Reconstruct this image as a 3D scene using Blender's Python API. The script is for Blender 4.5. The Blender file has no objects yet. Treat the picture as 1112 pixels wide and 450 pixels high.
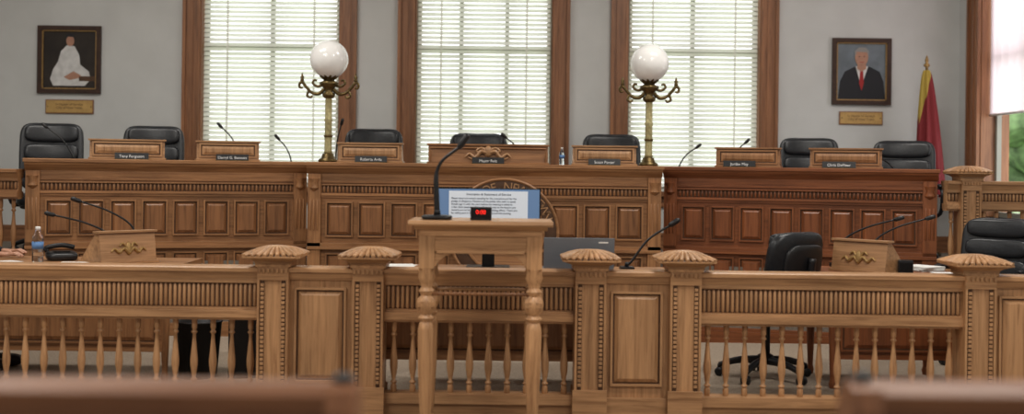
import bpy, bmesh, math, random
from mathutils import Vector, Matrix
random.seed(7)
F=1300.0; ROLL=math.radians(0.72); H=1.5
def W(px,py,Y):
    dx=px-556; dy=py-185
    return ((dx*math.cos(ROLL)+dy*math.sin(ROLL))/F*Y, H-(dy*math.cos(ROLL)-dx*math.sin(ROLL))/F*Y)
def WX(px,Y,py=185): return W(px,py,Y)[0]
def WZ(px,py,Y): return W(px,py,Y)[1]

# ---------------- materials ----------------
def nmat(name):
    m=bpy.data.materials.new(name); m.use_nodes=True
    nt=m.node_tree; b=nt.nodes['Principled BSDF']; return m,nt,b
def plain(name,col,rough=.5,metal=0,noise=0.0,scale=20,emis=0,coat=0,bump=0):
    m,nt,b=nmat(name)
    b.inputs['Roughness'].default_value=rough; b.inputs['Metallic'].default_value=metal
    b.inputs['Coat Weight'].default_value=coat
    tc=nt.nodes.new('ShaderNodeTexCoord'); n=nt.nodes.new('ShaderNodeTexNoise')
    n.inputs['Scale'].default_value=scale; n.inputs['Detail'].default_value=4
    nt.links.new(tc.outputs['Object'],n.inputs['Vector'])
    r=nt.nodes.new('ShaderNodeValToRGB')
    r.color_ramp.elements[0].position=.3; r.color_ramp.elements[1].position=.7
    r.color_ramp.elements[0].color=[c*(1-noise) for c in col]+[1]
    r.color_ramp.elements[1].color=[min(1,c*(1+noise)) for c in col]+[1]
    nt.links.new(n.outputs['Fac'],r.inputs['Fac']); nt.links.new(r.outputs['Color'],b.inputs['Base Color'])
    if emis>0:
        b.inputs['Emission Color'].default_value=list(col)+[1]; b.inputs['Emission Strength'].default_value=emis
    if bump>0:
        bp=nt.nodes.new('ShaderNodeBump'); bp.inputs['Strength'].default_value=bump; bp.inputs['Distance'].default_value=.004
        nt.links.new(n.outputs['Fac'],bp.inputs['Height']); nt.links.new(bp.outputs['Normal'],b.inputs['Normal'])
    return m
def woodset(name,dark,light,rough=.42):
    out=[]
    for ax in range(3):
        m,nt,b=nmat(name+'_grain_'+'xyz'[ax])
        tc=nt.nodes.new('ShaderNodeTexCoord'); mp=nt.nodes.new('ShaderNodeMapping')
        s=[42,42,42]; s[ax]=2.2
        mp.inputs['Scale'].default_value=s
        nt.links.new(tc.outputs['Object'],mp.inputs['Vector'])
        n=nt.nodes.new('ShaderNodeTexNoise'); n.inputs['Scale'].default_value=1; n.inputs['Detail'].default_value=6; n.inputs['Roughness'].default_value=.65; n.inputs['Distortion'].default_value=.6
        nt.links.new(mp.outputs['Vector'],n.inputs['Vector'])
        mp2=nt.nodes.new('ShaderNodeMapping'); s2=[6,6,6]; s2[ax]=.7; mp2.inputs['Scale'].default_value=s2
        nt.links.new(tc.outputs['Object'],mp2.inputs['Vector'])
        n2=nt.nodes.new('ShaderNodeTexNoise'); n2.inputs['Scale'].default_value=1; n2.inputs['Detail'].default_value=3
        nt.links.new(mp2.outputs['Vector'],n2.inputs['Vector'])
        r=nt.nodes.new('ShaderNodeValToRGB'); e=r.color_ramp.elements
        e[0].position=.28; e[0].color=list(dark)+[1]; e[1].position=.70; e[1].color=list(light)+[1]
        mid=e.new(.5); mid.color=[(a*.35+c*.65) for a,c in zip(dark,light)]+[1]
        nt.links.new(n.outputs['Fac'],r.inputs['Fac'])
        mr=nt.nodes.new('ShaderNodeMapRange'); mr.inputs['From Min'].default_value=.3; mr.inputs['From Max'].default_value=.7
        mr.inputs['To Min'].default_value=.76; mr.inputs['To Max'].default_value=1.12
        nt.links.new(n2.outputs['Fac'],mr.inputs['Value'])
        mx=nt.nodes.new('ShaderNodeMix'); mx.data_type='RGBA'; mx.blend_type='MULTIPLY'; mx.inputs['Factor'].default_value=1
        nt.links.new(r.outputs['Color'],mx.inputs[6]); nt.links.new(mr.outputs['Result'],mx.inputs[7])
        nt.links.new(mx.outputs[2],b.inputs['Base Color'])
        b.inputs['Roughness'].default_value=rough; b.inputs['Coat Weight'].default_value=.12; b.inputs['Coat Roughness'].default_value=.3
        bp=nt.nodes.new('ShaderNodeBump'); bp.inputs['Strength'].default_value=.1; bp.inputs['Distance'].default_value=.002
        nt.links.new(n.outputs['Fac'],bp.inputs['Height']); nt.links.new(bp.outputs['Normal'],b.inputs['Normal'])
        out.append(m)
    return tuple(out)
OAK=woodset('oak_rail',(.25,.125,.055),(.56,.325,.165))
OAKD=woodset('oak_dais',(.18,.08,.032),(.43,.22,.098))
OAKR=woodset('oak_red',(.125,.038,.013),(.30,.105,.038))
TRIM=woodset('trim_wood',(.15,.06,.025),(.36,.165,.075))
PEW=woodset('pew_wood',(.14,.055,.026),(.30,.135,.065),.45)
PANEL=woodset('oak_panel',(.15,.062,.025),(.35,.165,.07))
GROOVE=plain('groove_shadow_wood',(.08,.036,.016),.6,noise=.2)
LEATHER=plain('black_leather',(.012,.014,.018),.36,noise=.3,scale=60,bump=.25)
BLACK=plain('black_plastic',(.012,.012,.014),.4)
DARKMETAL=plain('dark_metal',(.03,.03,.032),.35,.8)
WALLM=plain('plaster_wall',(.57,.58,.575),.85,noise=.04,scale=3)
CEILM=plain('ceiling_plaster',(.75,.74,.71),.9,noise=.02)
CARPET=plain('carpet',(.33,.27,.21),.95,noise=.25,scale=120,bump=.5)
CARPET2=plain('carpet_dark',(.20,.17,.14),.95,noise=.25,scale=120,bump=.5)
BRASS=plain('aged_brass',(.16,.115,.05),.38,.85,noise=.4,scale=60)
BRASSY=plain('yellow_brass_column',(.46,.41,.22),.35,.3,noise=.3,scale=40)
GOLD=plain('gold_leaf',(.36,.23,.09),.45,.4,noise=.3,scale=50)
PLAQ=plain('brass_plaque',(.52,.34,.13),.4,.3,noise=.1)
GLOBE=plain('opal_glass',(.86,.86,.85),.18,coat=.5,noise=.01,emis=.06)  # faint glow added in the material; the globes themselves are unlit
WHITE=plain('white_paper',(.78,.78,.76),.7,noise=.02)
SASH=plain('window_sash_paint',(.30,.30,.26),.6)
SILVER=plain('laptop_silver',(.20,.23,.27),.4,.4)
SCRBLUE=plain('screen_blue',(.13,.22,.38),.3,emis=.3)
SCRWHITE=plain('screen_page',(.55,.60,.66),.3,emis=.35)
INK=plain('ink',(.04,.05,.08),.6)
LETTER=plain('plate_lettering',(.75,.75,.75),.5)
RED=plain('led_red',(1,.03,.02),.4,emis=1.2)
SKIN=plain('skin',(.45,.24,.16),.5,noise=.08)
HAIR=plain('dark_hair',(.03,.018,.012),.6,noise=.3,scale=80)
SUIT=plain('navy_cloth',(.015,.018,.03),.8,noise=.2,scale=80)
LABEL=plain('bottle_label',(.12,.25,.5),.5)
LEAF=plain('foliage',(.16,.24,.11),.8,noise=.6,scale=6)
GRASS=plain('lawn',(.18,.26,.11),.9,noise=.3,scale=2)
P_BG=plain('portrait_dark_ground',(.025,.018,.014),.6,noise=.5,scale=4)
P_BG2=plain('portrait_grey_ground',(.16,.19,.22),.6,noise=.3,scale=4)
P_WHITE=plain('portrait_white',(.62,.62,.62),.6,noise=.15,scale=14)
P_SKIN=plain('portrait_skin',(.42,.23,.16),.6,noise=.1,scale=20)
P_BLACK=plain('portrait_suit',(.012,.013,.018),.6)
P_RED=plain('portrait_tie',(.35,.02,.02),.6)
P_GREY=plain('portrait_hair',(.28,.27,.26),.6)
P_BROWN=plain('portrait_table',(.10,.05,.025),.6,noise=.3)
def translucent(name,col,t=.55):
    m,nt,b=nmat(name); b.inputs['Base Color'].default_value=list(col)+[1]; b.inputs['Roughness'].default_value=.6
    tr=nt.nodes.new('ShaderNodeBsdfTranslucent'); tr.inputs['Color'].default_value=list(col)+[1]
    mx=nt.nodes.new('ShaderNodeMixShader'); mx.inputs[0].default_value=t
    o=nt.nodes['Material Output']
    nt.links.new(b.outputs[0],mx.inputs[1]); nt.links.new(tr.outputs[0],mx.inputs[2]); nt.links.new(mx.outputs[0],o.inputs[0])
    return m
BLIND=translucent('blind_slat',(.87,.87,.83),.52)
SHADE=translucent('pale_pink_shade',(.85,.72,.76),.7)
def glass(name,col=(1,1,1)):
    m,nt,b=nmat(name); b.inputs['Base Color'].default_value=list(col)+[1]; b.inputs['Roughness'].default_value=.03
    b.inputs['Transmission Weight'].default_value=1; b.inputs['IOR'].default_value=1.3; return m
BOTTLE=glass('clear_plastic',(.9,.95,1))
def flagmat():
    """yellow hoist, red fly, boundary slanting down the drape"""
    m,nt,b=nmat('flag_cloth'); tc=nt.nodes.new('ShaderNodeTexCoord'); w=nt.nodes.new('ShaderNodeSeparateXYZ')
    nt.links.new(tc.outputs['Object'],w.inputs['Vector'])
    md=nt.nodes.new('ShaderNodeMath'); md.operation='MULTIPLY_ADD'; md.inputs[1].default_value=-.24; md.inputs[2].default_value=.40
    nt.links.new(w.outputs['Z'],md.inputs[0])
    ad=nt.nodes.new('ShaderNodeMath'); ad.operation='ADD'; nt.links.new(w.outputs['X'],ad.inputs[0]); nt.links.new(md.outputs[0],ad.inputs[1])
    r=nt.nodes.new('ShaderNodeValToRGB'); r.color_ramp.interpolation='CONSTANT'
    r.color_ramp.elements[0].color=(.42,.31,.06,1); r.color_ramp.elements[1].position=.001; r.color_ramp.elements[1].color=(.20,.015,.02,1)
    nt.links.new(ad.outputs[0],r.inputs['Fac']); nt.links.new(r.outputs['Color'],b.inputs['Base Color']); b.inputs['Roughness'].default_value=.7
    return m
FLAG=flagmat()

# ---------------- builder ----------------
class B:
    def __init__(s): s.bm=bmesh.new(); s.m=[]
    def mi(s,mat):
        if mat not in s.m: s.m.append(mat)
        return s.m.index(mat)
    def addfaces(s,vs,faces,mat,smooth=False,M=None):
        bv=[s.bm.verts.new((M@Vector(v)) if M is not None else v) for v in vs]
        i=s.mi(mat)
        for f in faces:
            try:
                fc=s.bm.faces.new([bv[k] for k in f]); fc.material_index=i; fc.smooth=smooth
            except ValueError: pass
        return bv
    def box(s,x0,x1,y0,y1,z0,z1,mat,M=None):
        if isinstance(mat,tuple):
            d=[abs(x1-x0),abs(y1-y0),abs(z1-z0)]; mat=mat[d.index(max(d))]
        v=[(x0,y0,z0),(x1,y0,z0),(x1,y1,z0),(x0,y1,z0),(x0,y0,z1),(x1,y0,z1),(x1,y1,z1),(x0,y1,z1)]
        s.addfaces(v,[(0,3,2,1),(4,5,6,7),(0,1,5,4),(1,2,6,5),(2,3,7,6),(3,0,4,7)],mat,False,M)
    def lathe(s,prof,x,y,z,mat,seg=12,M=None,smooth=True,flute=0,nfl=0):
        if isinstance(mat,tuple): mat=mat[2]
        vs=[];fs=[]
        for r,h in prof:
            for k in range(seg):
                a=2*math.pi*k/seg; rr=r*(1+flute*math.cos(nfl*a)) if flute else r
                vs.append((x+rr*math.cos(a),y+rr*math.sin(a),z+h))
        n=len(prof)
        for j in range(n-1):
            for k in range(seg):
                k2=(k+1)%seg; fs.append((j*seg+k,j*seg+k2,(j+1)*seg+k2,(j+1)*seg+k))
        fs.append(tuple(reversed(range(seg)))); fs.append(tuple(range((n-1)*seg,n*seg)))
        s.addfaces(vs,fs,mat,smooth,M)
    def extrude(s,pts,x0,x1,mat,M=None,smooth=False):
        if isinstance(mat,tuple): mat=mat[0]
        n=len(pts); vs=[(x0,p[0],p[1]) for p in pts]+[(x1,p[0],p[1]) for p in pts]
        fs=[(k,(k+1)%n,n+(k+1)%n,n+k) for k in range(n)]+[tuple(reversed(range(n))),tuple(range(n,2*n))]
        s.addfaces(vs,fs,mat,smooth,M)
    def poly(s,pts,y,mat,M=None,th=.001):
        n=len(pts); vs=[(p[0],y,p[1]) for p in pts]+[(p[0],y+th,p[1]) for p in pts]
        fs=[tuple(range(n)),tuple(reversed(range(n,2*n)))]+[(k,(k+1)%n,n+(k+1)%n,n+k) for k in range(n)]
        s.addfaces(vs,fs,mat,False,M)
    def ell(s,cx,cz,rx,rz,y,mat,n=20,M=None,th=.001):
        s.poly([(cx+rx*math.cos(2*math.pi*k/n),cz+rz*math.sin(2*math.pi*k/n)) for k in range(n)],y,mat,M,th)
    def pad(s,c,size,mat,e=.4,M=None,rx=0,rz=0,bend=0,nu=12,nv=24):
        def p(v,ex): return math.copysign(abs(v)**ex,v)
        R=Matrix.Rotation(rz,4,'Z')@Matrix.Rotation(rx,4,'X')
        vs=[];fs=[]
        for i in range(nu+1):
            u=-math.pi/2+math.pi*i/nu
            for k in range(nv):
                v=2*math.pi*k/nv
                q=Vector((size[0]/2*p(math.cos(u),e)*p(math.cos(v),e),size[1]/2*p(math.cos(u),e)*p(math.sin(v),e),size[2]/2*p(math.sin(u),e)))
                q.y+= -bend*(q.x/(size[0]/2))**2
                q=R@q; vs.append((c[0]+q.x,c[1]+q.y,c[2]+q.z))
        for i in range(nu):
            for k in range(nv):
                k2=(k+1)%nv; fs.append((i*nv+k,i*nv+k2,(i+1)*nv+k2,(i+1)*nv+k))
        s.addfaces(vs,fs,mat,True,M)
    def tube(s,pts,rad,mat,seg=8,sub=5,M=None):
        P=[Vector(p) for p in pts]; R=rad if isinstance(rad,(list,tuple)) else [rad]*len(P)
        out=[];rr=[]
        if len(P)>2 and sub>1:
            for i in range(len(P)-1):
                p0=P[max(i-1,0)];p1=P[i];p2=P[i+1];p3=P[min(i+2,len(P)-1)]
                for t in range(sub):
                    t/=sub
                    out.append(.5*((2*p1)+(-p0+p2)*t+(2*p0-5*p1+4*p2-p3)*t*t+(-p0+3*p1-3*p2+p3)*t**3)); rr.append(R[i]*(1-t)+R[i+1]*t)
            out.append(P[-1]); rr.append(R[-1])
        else: out=P; rr=R
        vs=[];fs=[]; up=None
        for i,q in enumerate(out):
            d=(out[min(i+1,len(out)-1)]-out[max(i-1,0)]).normalized()
            if up is None:
                up=Vector((0,0,1)) if abs(d.z)<.9 else Vector((1,0,0))
            a=d.cross(up)
            if a.length<1e-4: a=d.cross(Vector((0,1,0)))
            a.normalize(); b=a.cross(d).normalized(); up=b
            for k in range(seg):
                t=2*math.pi*k/seg; vs.append(tuple(q+a*rr[i]*math.cos(t)+b*rr[i]*math.sin(t)))
        n=len(out)
        for j in range(n-1):
            for k in range(seg):
                k2=(k+1)%seg; fs.append((j*seg+k,j*seg+k2,(j+1)*seg+k2,(j+1)*seg+k))
        fs.append(tuple(reversed(range(seg)))); fs.append(tuple(range((n-1)*seg,n*seg)))
        s.addfaces(vs,fs,mat,True,M)
    def obj(s,name,loc=(0,0,0),rz=0,bevel=0,parent=None):
        bmesh.ops.recalc_face_normals(s.bm,faces=s.bm.faces)
        me=bpy.data.meshes.new(name); s.bm.to_mesh(me); s.bm.free()
        for m in s.m: me.materials.append(m)
        o=bpy.data.objects.new(name,me); bpy.context.collection.objects.link(o)
        o.location=loc; o.rotation_euler=(0,0,rz)
        if bevel>0:
            md=o.modifiers.new('bevel','BEVEL'); md.width=bevel; md.segments=2; md.limit_method='ANGLE'; md.angle_limit=math.radians(50)
        if parent: o.parent=parent
        return o
def text(name,body,size,loc,mat,parent,rx=math.pi/2,rz=0,align='CENTER'):
    c=bpy.data.curves.new(name,'FONT'); c.body=body; c.size=size; c.align_x=align; c.extrude=.0006
    o=bpy.data.objects.new(name,c); bpy.context.collection.objects.link(o); c.materials.append(mat)
    o.parent=parent; o.location=loc; o.rotation_euler=(rx,0,rz); return o

# ---------------- room shell ----------------
YB=12.4; XL=-6.2; XR=4.62; YF=-2.0; ZC=4.9; PZ=.70
def simple(name,x0,x1,y0,y1,z0,z1,mat):
    b=B(); cx,cy=(x0+x1)/2,(y0+y1)/2
    b.box(x0-cx,x1-cx,y0-cy,y1-cy,z0,z1,mat); return b.obj(name,(cx,cy,0))
simple('floor',XL-.2,XR+.2,YF-.2,YB+.3,-.1,0,CARPET)
simple('ceiling',XL-.2,XR+.2,YF-.2,YB+.3,ZC,ZC+.1,CEILM)
simple('wall_left',XL-.2,XL,YF-.2,YB+.3,0,ZC,WALLM)
simple('wall_front',XL,XR,YF-.2,YF,0,ZC,WALLM)
wins=[(217,369),(450,600),(681,826)]
ops=[(W(a,90,YB)[0],W(b,90,YB)[0]) for a,b in wins]
ZS=1.30; ZT=4.25
b=B(); xs=[XL]+[v for o in ops for v in o]+[XR]
for i in range(0,len(xs),2): b.box(xs[i],xs[i+1],YB,YB+.3,0,ZC,WALLM)
for a,c in ops:
    b.box(a,c,YB,YB+.3,0,ZS,WALLM); b.box(a,c,YB,YB+.3,ZT,ZC,WALLM)
b.obj('wall_back')
SY0,SY1=10.1,11.82
b=B(); b.box(XR,XR+.2,YF-.2,SY0,0,ZC,WALLM); b.box(XR,XR+.2,SY1,YB+.3,0,ZC,WALLM)
b.box(XR,XR+.2,SY0,SY1,0,1.1,WALLM); b.box(XR,XR+.2,SY0,SY1,ZT,ZC,WALLM); b.obj('wall_right')

def window(name,w,z0,z1,cols,loc,rz,blind=True,cw=.175):
    b=B(); h=w/2
    for sx in (-1,1):
        xa,xb=(h-.0,h+cw) if sx>0 else (-h-cw,-h)
        b.box(xa,xb,-.03,0.0,z0-.1,z1+cw,TRIM)
        e=(xb-.035,xb) if sx>0 else (xa,xa+.035)
        b.box(e[0],e[1],-.055,-.03,z0-.1,z1+cw,TRIM)
        e=(xa,xa+.02) if sx>0 else (xb-.02,xb)
        b.box(e[0],e[1],-.04,-.03,z0-.1,z1,TRIM)
        m=(xa+xb)/2; b.box(m-.03,m+.02,-.038,-.03,z0,z1,TRIM)
        b.box(sx*h-.012 if sx>0 else -h,sx*h if sx>0 else -h+.012,0,.28,z0,z1,TRIM)
    b.box(-h-cw,h+cw,-.035,0,z1,z1+cw,TRIM); b.box(-h-cw-.05,h+cw+.05,-.08,0,z1+cw,z1+cw+.06,TRIM)
    b.box(-h-cw-.03,h+cw+.03,-.09,.28,z0-.05,z0,TRIM); b.box(-h-cw,h+cw,-.03,0,z0-.16,z0-.05,TRIM)
    ys=.14
    zm=(z0+z1)/2
    for xa,xb in ((-h+.012,-h+.06),(h-.06,h-.012)): b.box(xa,xb,ys,ys+.045,z0,z1,SASH)
    for za in (z0,zm-.03,z1-.07): b.box(-h+.06,h-.06,ys,ys+.045,za,za+.05,SASH)
    for c in range(1,cols):
        x=-h+w*c/cols; b.box(x-.022,x+.022,ys-.03,ys+.04,z0+.05,z1-.05,SASH)
    if blind:
        b.box(-h+.02,h-.02,.03,.09,z1-.05,z1,BLIND)
        z=z1-.07; t=math.radians(59); dy=.0255*math.cos(t); dz=.0255*math.sin(t)
        while z>z0+.04:
            b.addfaces([(-h+.025,.06-dy,z-dz),(h-.025,.06-dy,z-dz),(h-.025,.06,z+.003),(-h+.025,.06,z+.003),(h-.025,.06+dy,z+dz),(-h+.025,.06+dy,z+dz)],[(0,1,2,3),(3,2,4,5)],BLIND)
            z-=.0485
        b.box(-h+.025,h-.025,.045,.075,z0+.005,z0+.025,BLIND)
        for x in (-h*.62,h*.62): b.box(x-.009,x+.009,.028,.031,z0+.03,z1-.05,BLIND)
    return b.obj(name,loc,rz)
for i,(a,c) in enumerate(ops):
    window('window_%d'%(i+1),c-a,ZS,ZT,2 if i!=1 else 3,((a+c)/2,YB,0),0)
wr=window('window_4',SY1-SY0,1.1,ZT,2,(XR,(SY0+SY1)/2,0),-math.pi/2,False,.26)
b=B(); hh=(SY1-SY0)/2-.03
vs=[];fs=[]
N=30
for k in range(N+1):
    x=-hh+2*hh*k/N; yy=.08+.012*math.sin(k*1.9)
    vs+= [(x,yy,2.1),(x,yy,ZT-.03)]
for k in range(N): fs.append((2*k,2*k+2,2*k+3,2*k+1))
b.addfaces(vs,fs,SHADE,True)
b.tube([(-hh,.08,ZT-.03),(hh,.08,ZT-.03)],.018,TRIM[0]); b.tube([(-hh,.08,2.1),(hh,.08,2.1)],.012,WHITE)
b.obj('window_shade',(XR,(SY0+SY1)/2,0),-math.pi/2)

b=B(); b.box(XL,XR,YB-.02,YB,PZ,PZ+.16,TRIM); b.box(XL,XR,YB-.03,YB,PZ+.14,PZ+.17,TRIM); b.obj('baseboard_back')
b=B()
pts=[(XL,9.75),(-3.95,9.75),(-1.7,10.4),(1.25,10.4),(3.5,9.75),(XR,9.75),(XR,YB),(XL,YB)]
n=len(pts); b.addfaces([(p[0],p[1],0) for p in pts]+[(p[0],p[1],PZ) for p in pts],[tuple(range(n)),tuple(range(n,2*n))]+[(k,(k+1)%n,n+(k+1)%n,n+k) for k in range(n)],CARPET2)
b.obj('floor_dais_platform')
WZf=.12
simple('floor_well_step',XL,XR,7.34,9.72,0,WZf,CARPET)
simple('lawn',-40,60,YB+.4,70,-.6,-.5,GRASS)
def tree(x,y,h,r,name='garden_tree'):
    b=B(); b.lathe([(.25,0),(.18,h*.3),(.12,h*.6)],0,0,-.5,TRIM[2],10)
    for k in range(26):
        a=random.random()*6.28; rr=r*math.sqrt(random.random())*.8; zz=h*(.36+.64*random.random())
        s=r*(.38+.25*random.random())
        b.pad((rr*math.cos(a),rr*math.sin(a),zz),(s*1.4,s*1.4,s),LEAF,e=1,nu=8,nv=12)
    o=b.obj(name,(x,y,0))
    tx=bpy.data.textures.new('leafy','CLOUDS'); tx.noise_scale=.3
    sb=o.modifiers.new('s','SUBSURF'); sb.levels=1; sb.render_levels=1
    d=o.modifiers.new('d','DISPLACE'); d.texture=tx; d.strength=.4
for x,y,h,r in ((9.5,21,3.4,2.0),(14,25,6,3),(8.5,27,5,2.5),(15,19,5,2.4)): tree(x,y,h,r)

# ---------------- wood helpers ----------------
def raised_panel(b,x0,x1,z0,z1,y,ms,th=.012,pm=None):
    pm=pm or ms; t=.014
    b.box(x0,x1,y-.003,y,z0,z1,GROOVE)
    b.box(x0,x0+t,y-th,y,z0,z1,ms[2]); b.box(x1-t,x1,y-th,y,z0,z1,ms[2])
    b.box(x0+t,x1-t,y-th,y,z1-t,z1,ms[0]); b.box(x0+t,x1-t,y-th,y,z0,z0+t,ms[0])
    g=t+.010; s=.022
    X0,X1,Z0,Z1=x0+g,x1-g,z0+g,z1-g
    if X1-X0>2.2*s and Z1-Z0>2.2*s:
        v=[(X0,y-.003,Z0),(X1,y-.003,Z0),(X1,y-.003,Z1),(X0,y-.003,Z1),(X0+s,y-th,Z0+s),(X1-s,y-th,Z0+s),(X1-s,y-th,Z1-s),(X0+s,y-th,Z1-s)]
        b.addfaces(v,[(4,5,6,7),(0,1,5,4),(1,2,6,5),(2,3,7,6),(3,0,4,7)],pm[2])
def flutes(b,x0,x1,z0,z1,y,ms,sp=.028,r=.0105):
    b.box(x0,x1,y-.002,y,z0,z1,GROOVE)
    n=max(1,int((x1-x0)/sp)); sp=(x1-x0)/n
    hgt=z1-z0
    for k in range(n):
        x=x0+sp*(k+.5)
        b.lathe([(r*.3,0),(r,r),(r,hgt-r),(r*.3,hgt)],x,y-.003,z0,ms,6)
def baluster(b,x,y,z0,z1,ms,r=.024):
    h=z1-z0
    p=[(.75,0),(.75,.10),(.45,.11),(.9,.14),(.45,.17),(.6,.22),(.95,.34),(.98,.42),(.75,.55),(.5,.70),(.42,.78),(.85,.81),(.45,.84),(.7,.87),(.72,1)]
    b.lathe([(r*a,c*h) for a,c in p],x,y,z0,ms,10)
def balustrade(b,x0,x1,y,zt,z0,ms,frh=.185,depth=.13,sp=.112,cap=.075,low=.05):
    d=depth/2
    b.extrude([(y-d-.03,zt-.028),(y-d-.03,zt-.006),(y-d-.02,zt),(y+d+.02,zt),(y+d+.03,zt-.006),(y+d+.03,zt-.028)],x0,x1,ms)
    b.extrude([(y-d-.018,zt-.028),(y-d,zt-cap),(y+d,zt-cap),(y+d+.018,zt-.028)],x0,x1,ms)
    zf1=zt-cap; zf0=zf1-frh
    b.box(x0,x1,y-d+.02,y+d-.02,zf0,zf1,ms)
    b.box(x0,x1,y-d,y-d+.02,zf1-.022,zf1,ms); b.box(x0,x1,y-d+.005,y-d+.02,zf0,zf0+.012,ms)
    flutes(b,x0+.01,x1-.01,zf0+.02,zf1-.028,y-d+.02,ms)
    flutes(b,x0+.01,x1-.01,zf0+.02,zf1-.028,y+d-.014,ms)
    b.box(x0,x1,y-d-.008,y+d+.008,zf0-.045,zf0,ms)
    b.box(x0,x1,y-d+.01,y+d-.01,zf0-.06,zf0-.045,ms)
    zb=z0+.16
    b.box(x0,x1,y-d,y+d,zb-.06,zb,ms); b.box(x0,x1,y-.04,y+.04,z0,zb-.06,ms)
    n=max(1,round((x1-x0)/sp)); s=(x1-x0)/n
    for k in range(n): baluster(b,x0+s*(k+.5),y,zb,zf0-.06,ms)
def post_cap(b,x,y,z,ms,w=.34,h=.05):
    a=w/2
    b.box(x-a*.64,x+a*.64,y-a*.64,y+a*.64,z,z+.012,ms)
    for f0,f1,za,zb in ((.66,.74,.012,.022),(.74,.96,.022,.036)):
        v=[]
        for f,zz in ((f0,za),(f1,zb)):
            v+=[(x-a*f,y-a*f,z+zz),(x+a*f,y-a*f,z+zz),(x+a*f,y+a*f,z+zz),(x-a*f,y+a*f,z+zz)]
        b.addfaces(v,[(3,2,1,0),(4,5,6,7),(0,1,5,4),(1,2,6,5),(2,3,7,6),(3,0,4,7)],ms[0])
    b.box(x-a,x+a,y-a,y+a,z+.036,z+.046,ms)
    v=[]
    for f,zz in ((.97,.046),(.24,.046+h*.86)):
        v+=[(x-a*f,y-a*f,z+zz),(x+a*f,y-a*f,z+zz),(x+a*f,y+a*f,z+zz),(x-a*f,y+a*f,z+zz)]
    b.addfaces(v,[(4,5,6,7),(0,1,5,4),(1,2,6,5),(2,3,7,6),(3,0,4,7)],GROOVE)
    for side in range(4):
        R4=Matrix.Translation((x,y,z+.046))@Matrix.Rotation(side*math.pi/2,4,'Z')
        for k in range(9):
            u=-.92+1.84*k/8
            p0=Vector((u*a,-a*.99,.004)); p1=Vector((u*a*.74,-a*.72,h*.42)); p2=Vector((u*a*.48,-a*.46,h*.80)); p3=Vector((u*a*.24,-a*.22,h*1.0))
            b.tube([p0,p1,p2,p3],[.0125,.0155,.011,.006],ms[2],6,3,R4)
    b.pad((x,y,z+.044+h),(.12,.12,.018),ms[0],e=.6,nu=6,nv=12)
def post(b,x,y,z0,zt,ms,w=.185,cap=.34):
    a=w/2
    b.box(x-a,x+a,y-a,y+a,z0,zt,ms)
    for sy in (-1,1):
        yy=y+sy*a
        ya,yb=(yy-.012,yy) if sy<0 else (yy,yy+.012)
        b.box(x-a,x+a,ya,yb,zt-.10,zt,ms); b.box(x-a-.01,x+a+.01,y-a-.018 if sy<0 else y+a,y-a if sy<0 else y+a+.018,z0,z0+.2,ms)
        b.box(x-a,x-a+.014,ya,yb,z0+.2,zt-.1,ms); b.box(x+a-.014,x+a,ya,yb,z0+.2,zt-.1,ms)
        for sx in (-1,1):
            xx=x+sx*(a-.030)
            b.box(xx-.012,xx+.012,ya+.008 if sy<0 else ya,yb if sy<0 else yb-.008,z0+.2,zt-.1,GROOVE)
            z=z0+.22
            while z<zt-.12:
                b.box(xx-.010,xx+.010,ya+.001,yb-.001,z,z+.018,ms[0]); z+=.026
    b.box(x-a-.012,x+a+.012,y-a-.015,y+a+.015,zt-.02,zt,ms)
    for k in range(7):
        xx=x-a+.012+(w-.024)*k/6
        b.box(xx-.007,xx+.007,y-a-.022,y-a-.012,zt-.055,zt-.03,ms[2])
    post_cap(b,x,y,zt,ms,cap)

# ---------------- main rail (bar) ----------------
YR=7.2
def rx(px): return WX(px,YR-.07,330)
b=B(); ZR=.905
posts=[297,400,641,744,1063]
PX=[rx(p) for p in posts]
for x in PX: post(b,x,YR,0,.928,OAK)
hw=.0925
balustrade(b,-4.55,PX[0]-hw,YR,ZR,0,OAK)
balustrade(b,PX[1]+hw,PX[2]-hw,YR,ZR,0,OAK)
balustrade(b,PX[3]+hw,PX[4]-hw,YR,ZR,0,OAK)
def solid(b,x0,x1,y,zt):
    d=.065
    b.extrude([(y-d-.03,zt-.028),(y-d-.03,zt-.006),(y-d-.02,zt),(y+d+.02,zt),(y+d+.03,zt-.006),(y+d+.03,zt-.028)],x0,x1,OAK)
    b.extrude([(y-d-.018,zt-.028),(y-d,zt-.075),(y+d,zt-.075),(y+d+.018,zt-.028)],x0,x1,OAK)
    b.box(x0,x1,y-d+.012,y+d-.012,0,zt-.075,OAK)
    b.box(x0,x1,y-d-.01,y+d+.01,0,.15,OAK)
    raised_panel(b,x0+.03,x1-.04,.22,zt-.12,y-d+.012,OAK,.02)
solid(b,PX[0]+hw,PX[1]-hw,YR,ZR); solid(b,PX[2]+hw,PX[3]-hw,YR,ZR); solid(b,PX[4]+hw,PX[4]+.62,YR,ZR)
x=PX[4]+.62+hw; post(b,x,YR,0,.928,OAK); balustrade(b,x+hw,XR,YR,ZR,0,OAK)
balustrade(b,XL,-4.55,YR,ZR,0,OAK)
b.obj('bar_balustrade',(0,0,0),0,.0015)

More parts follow.
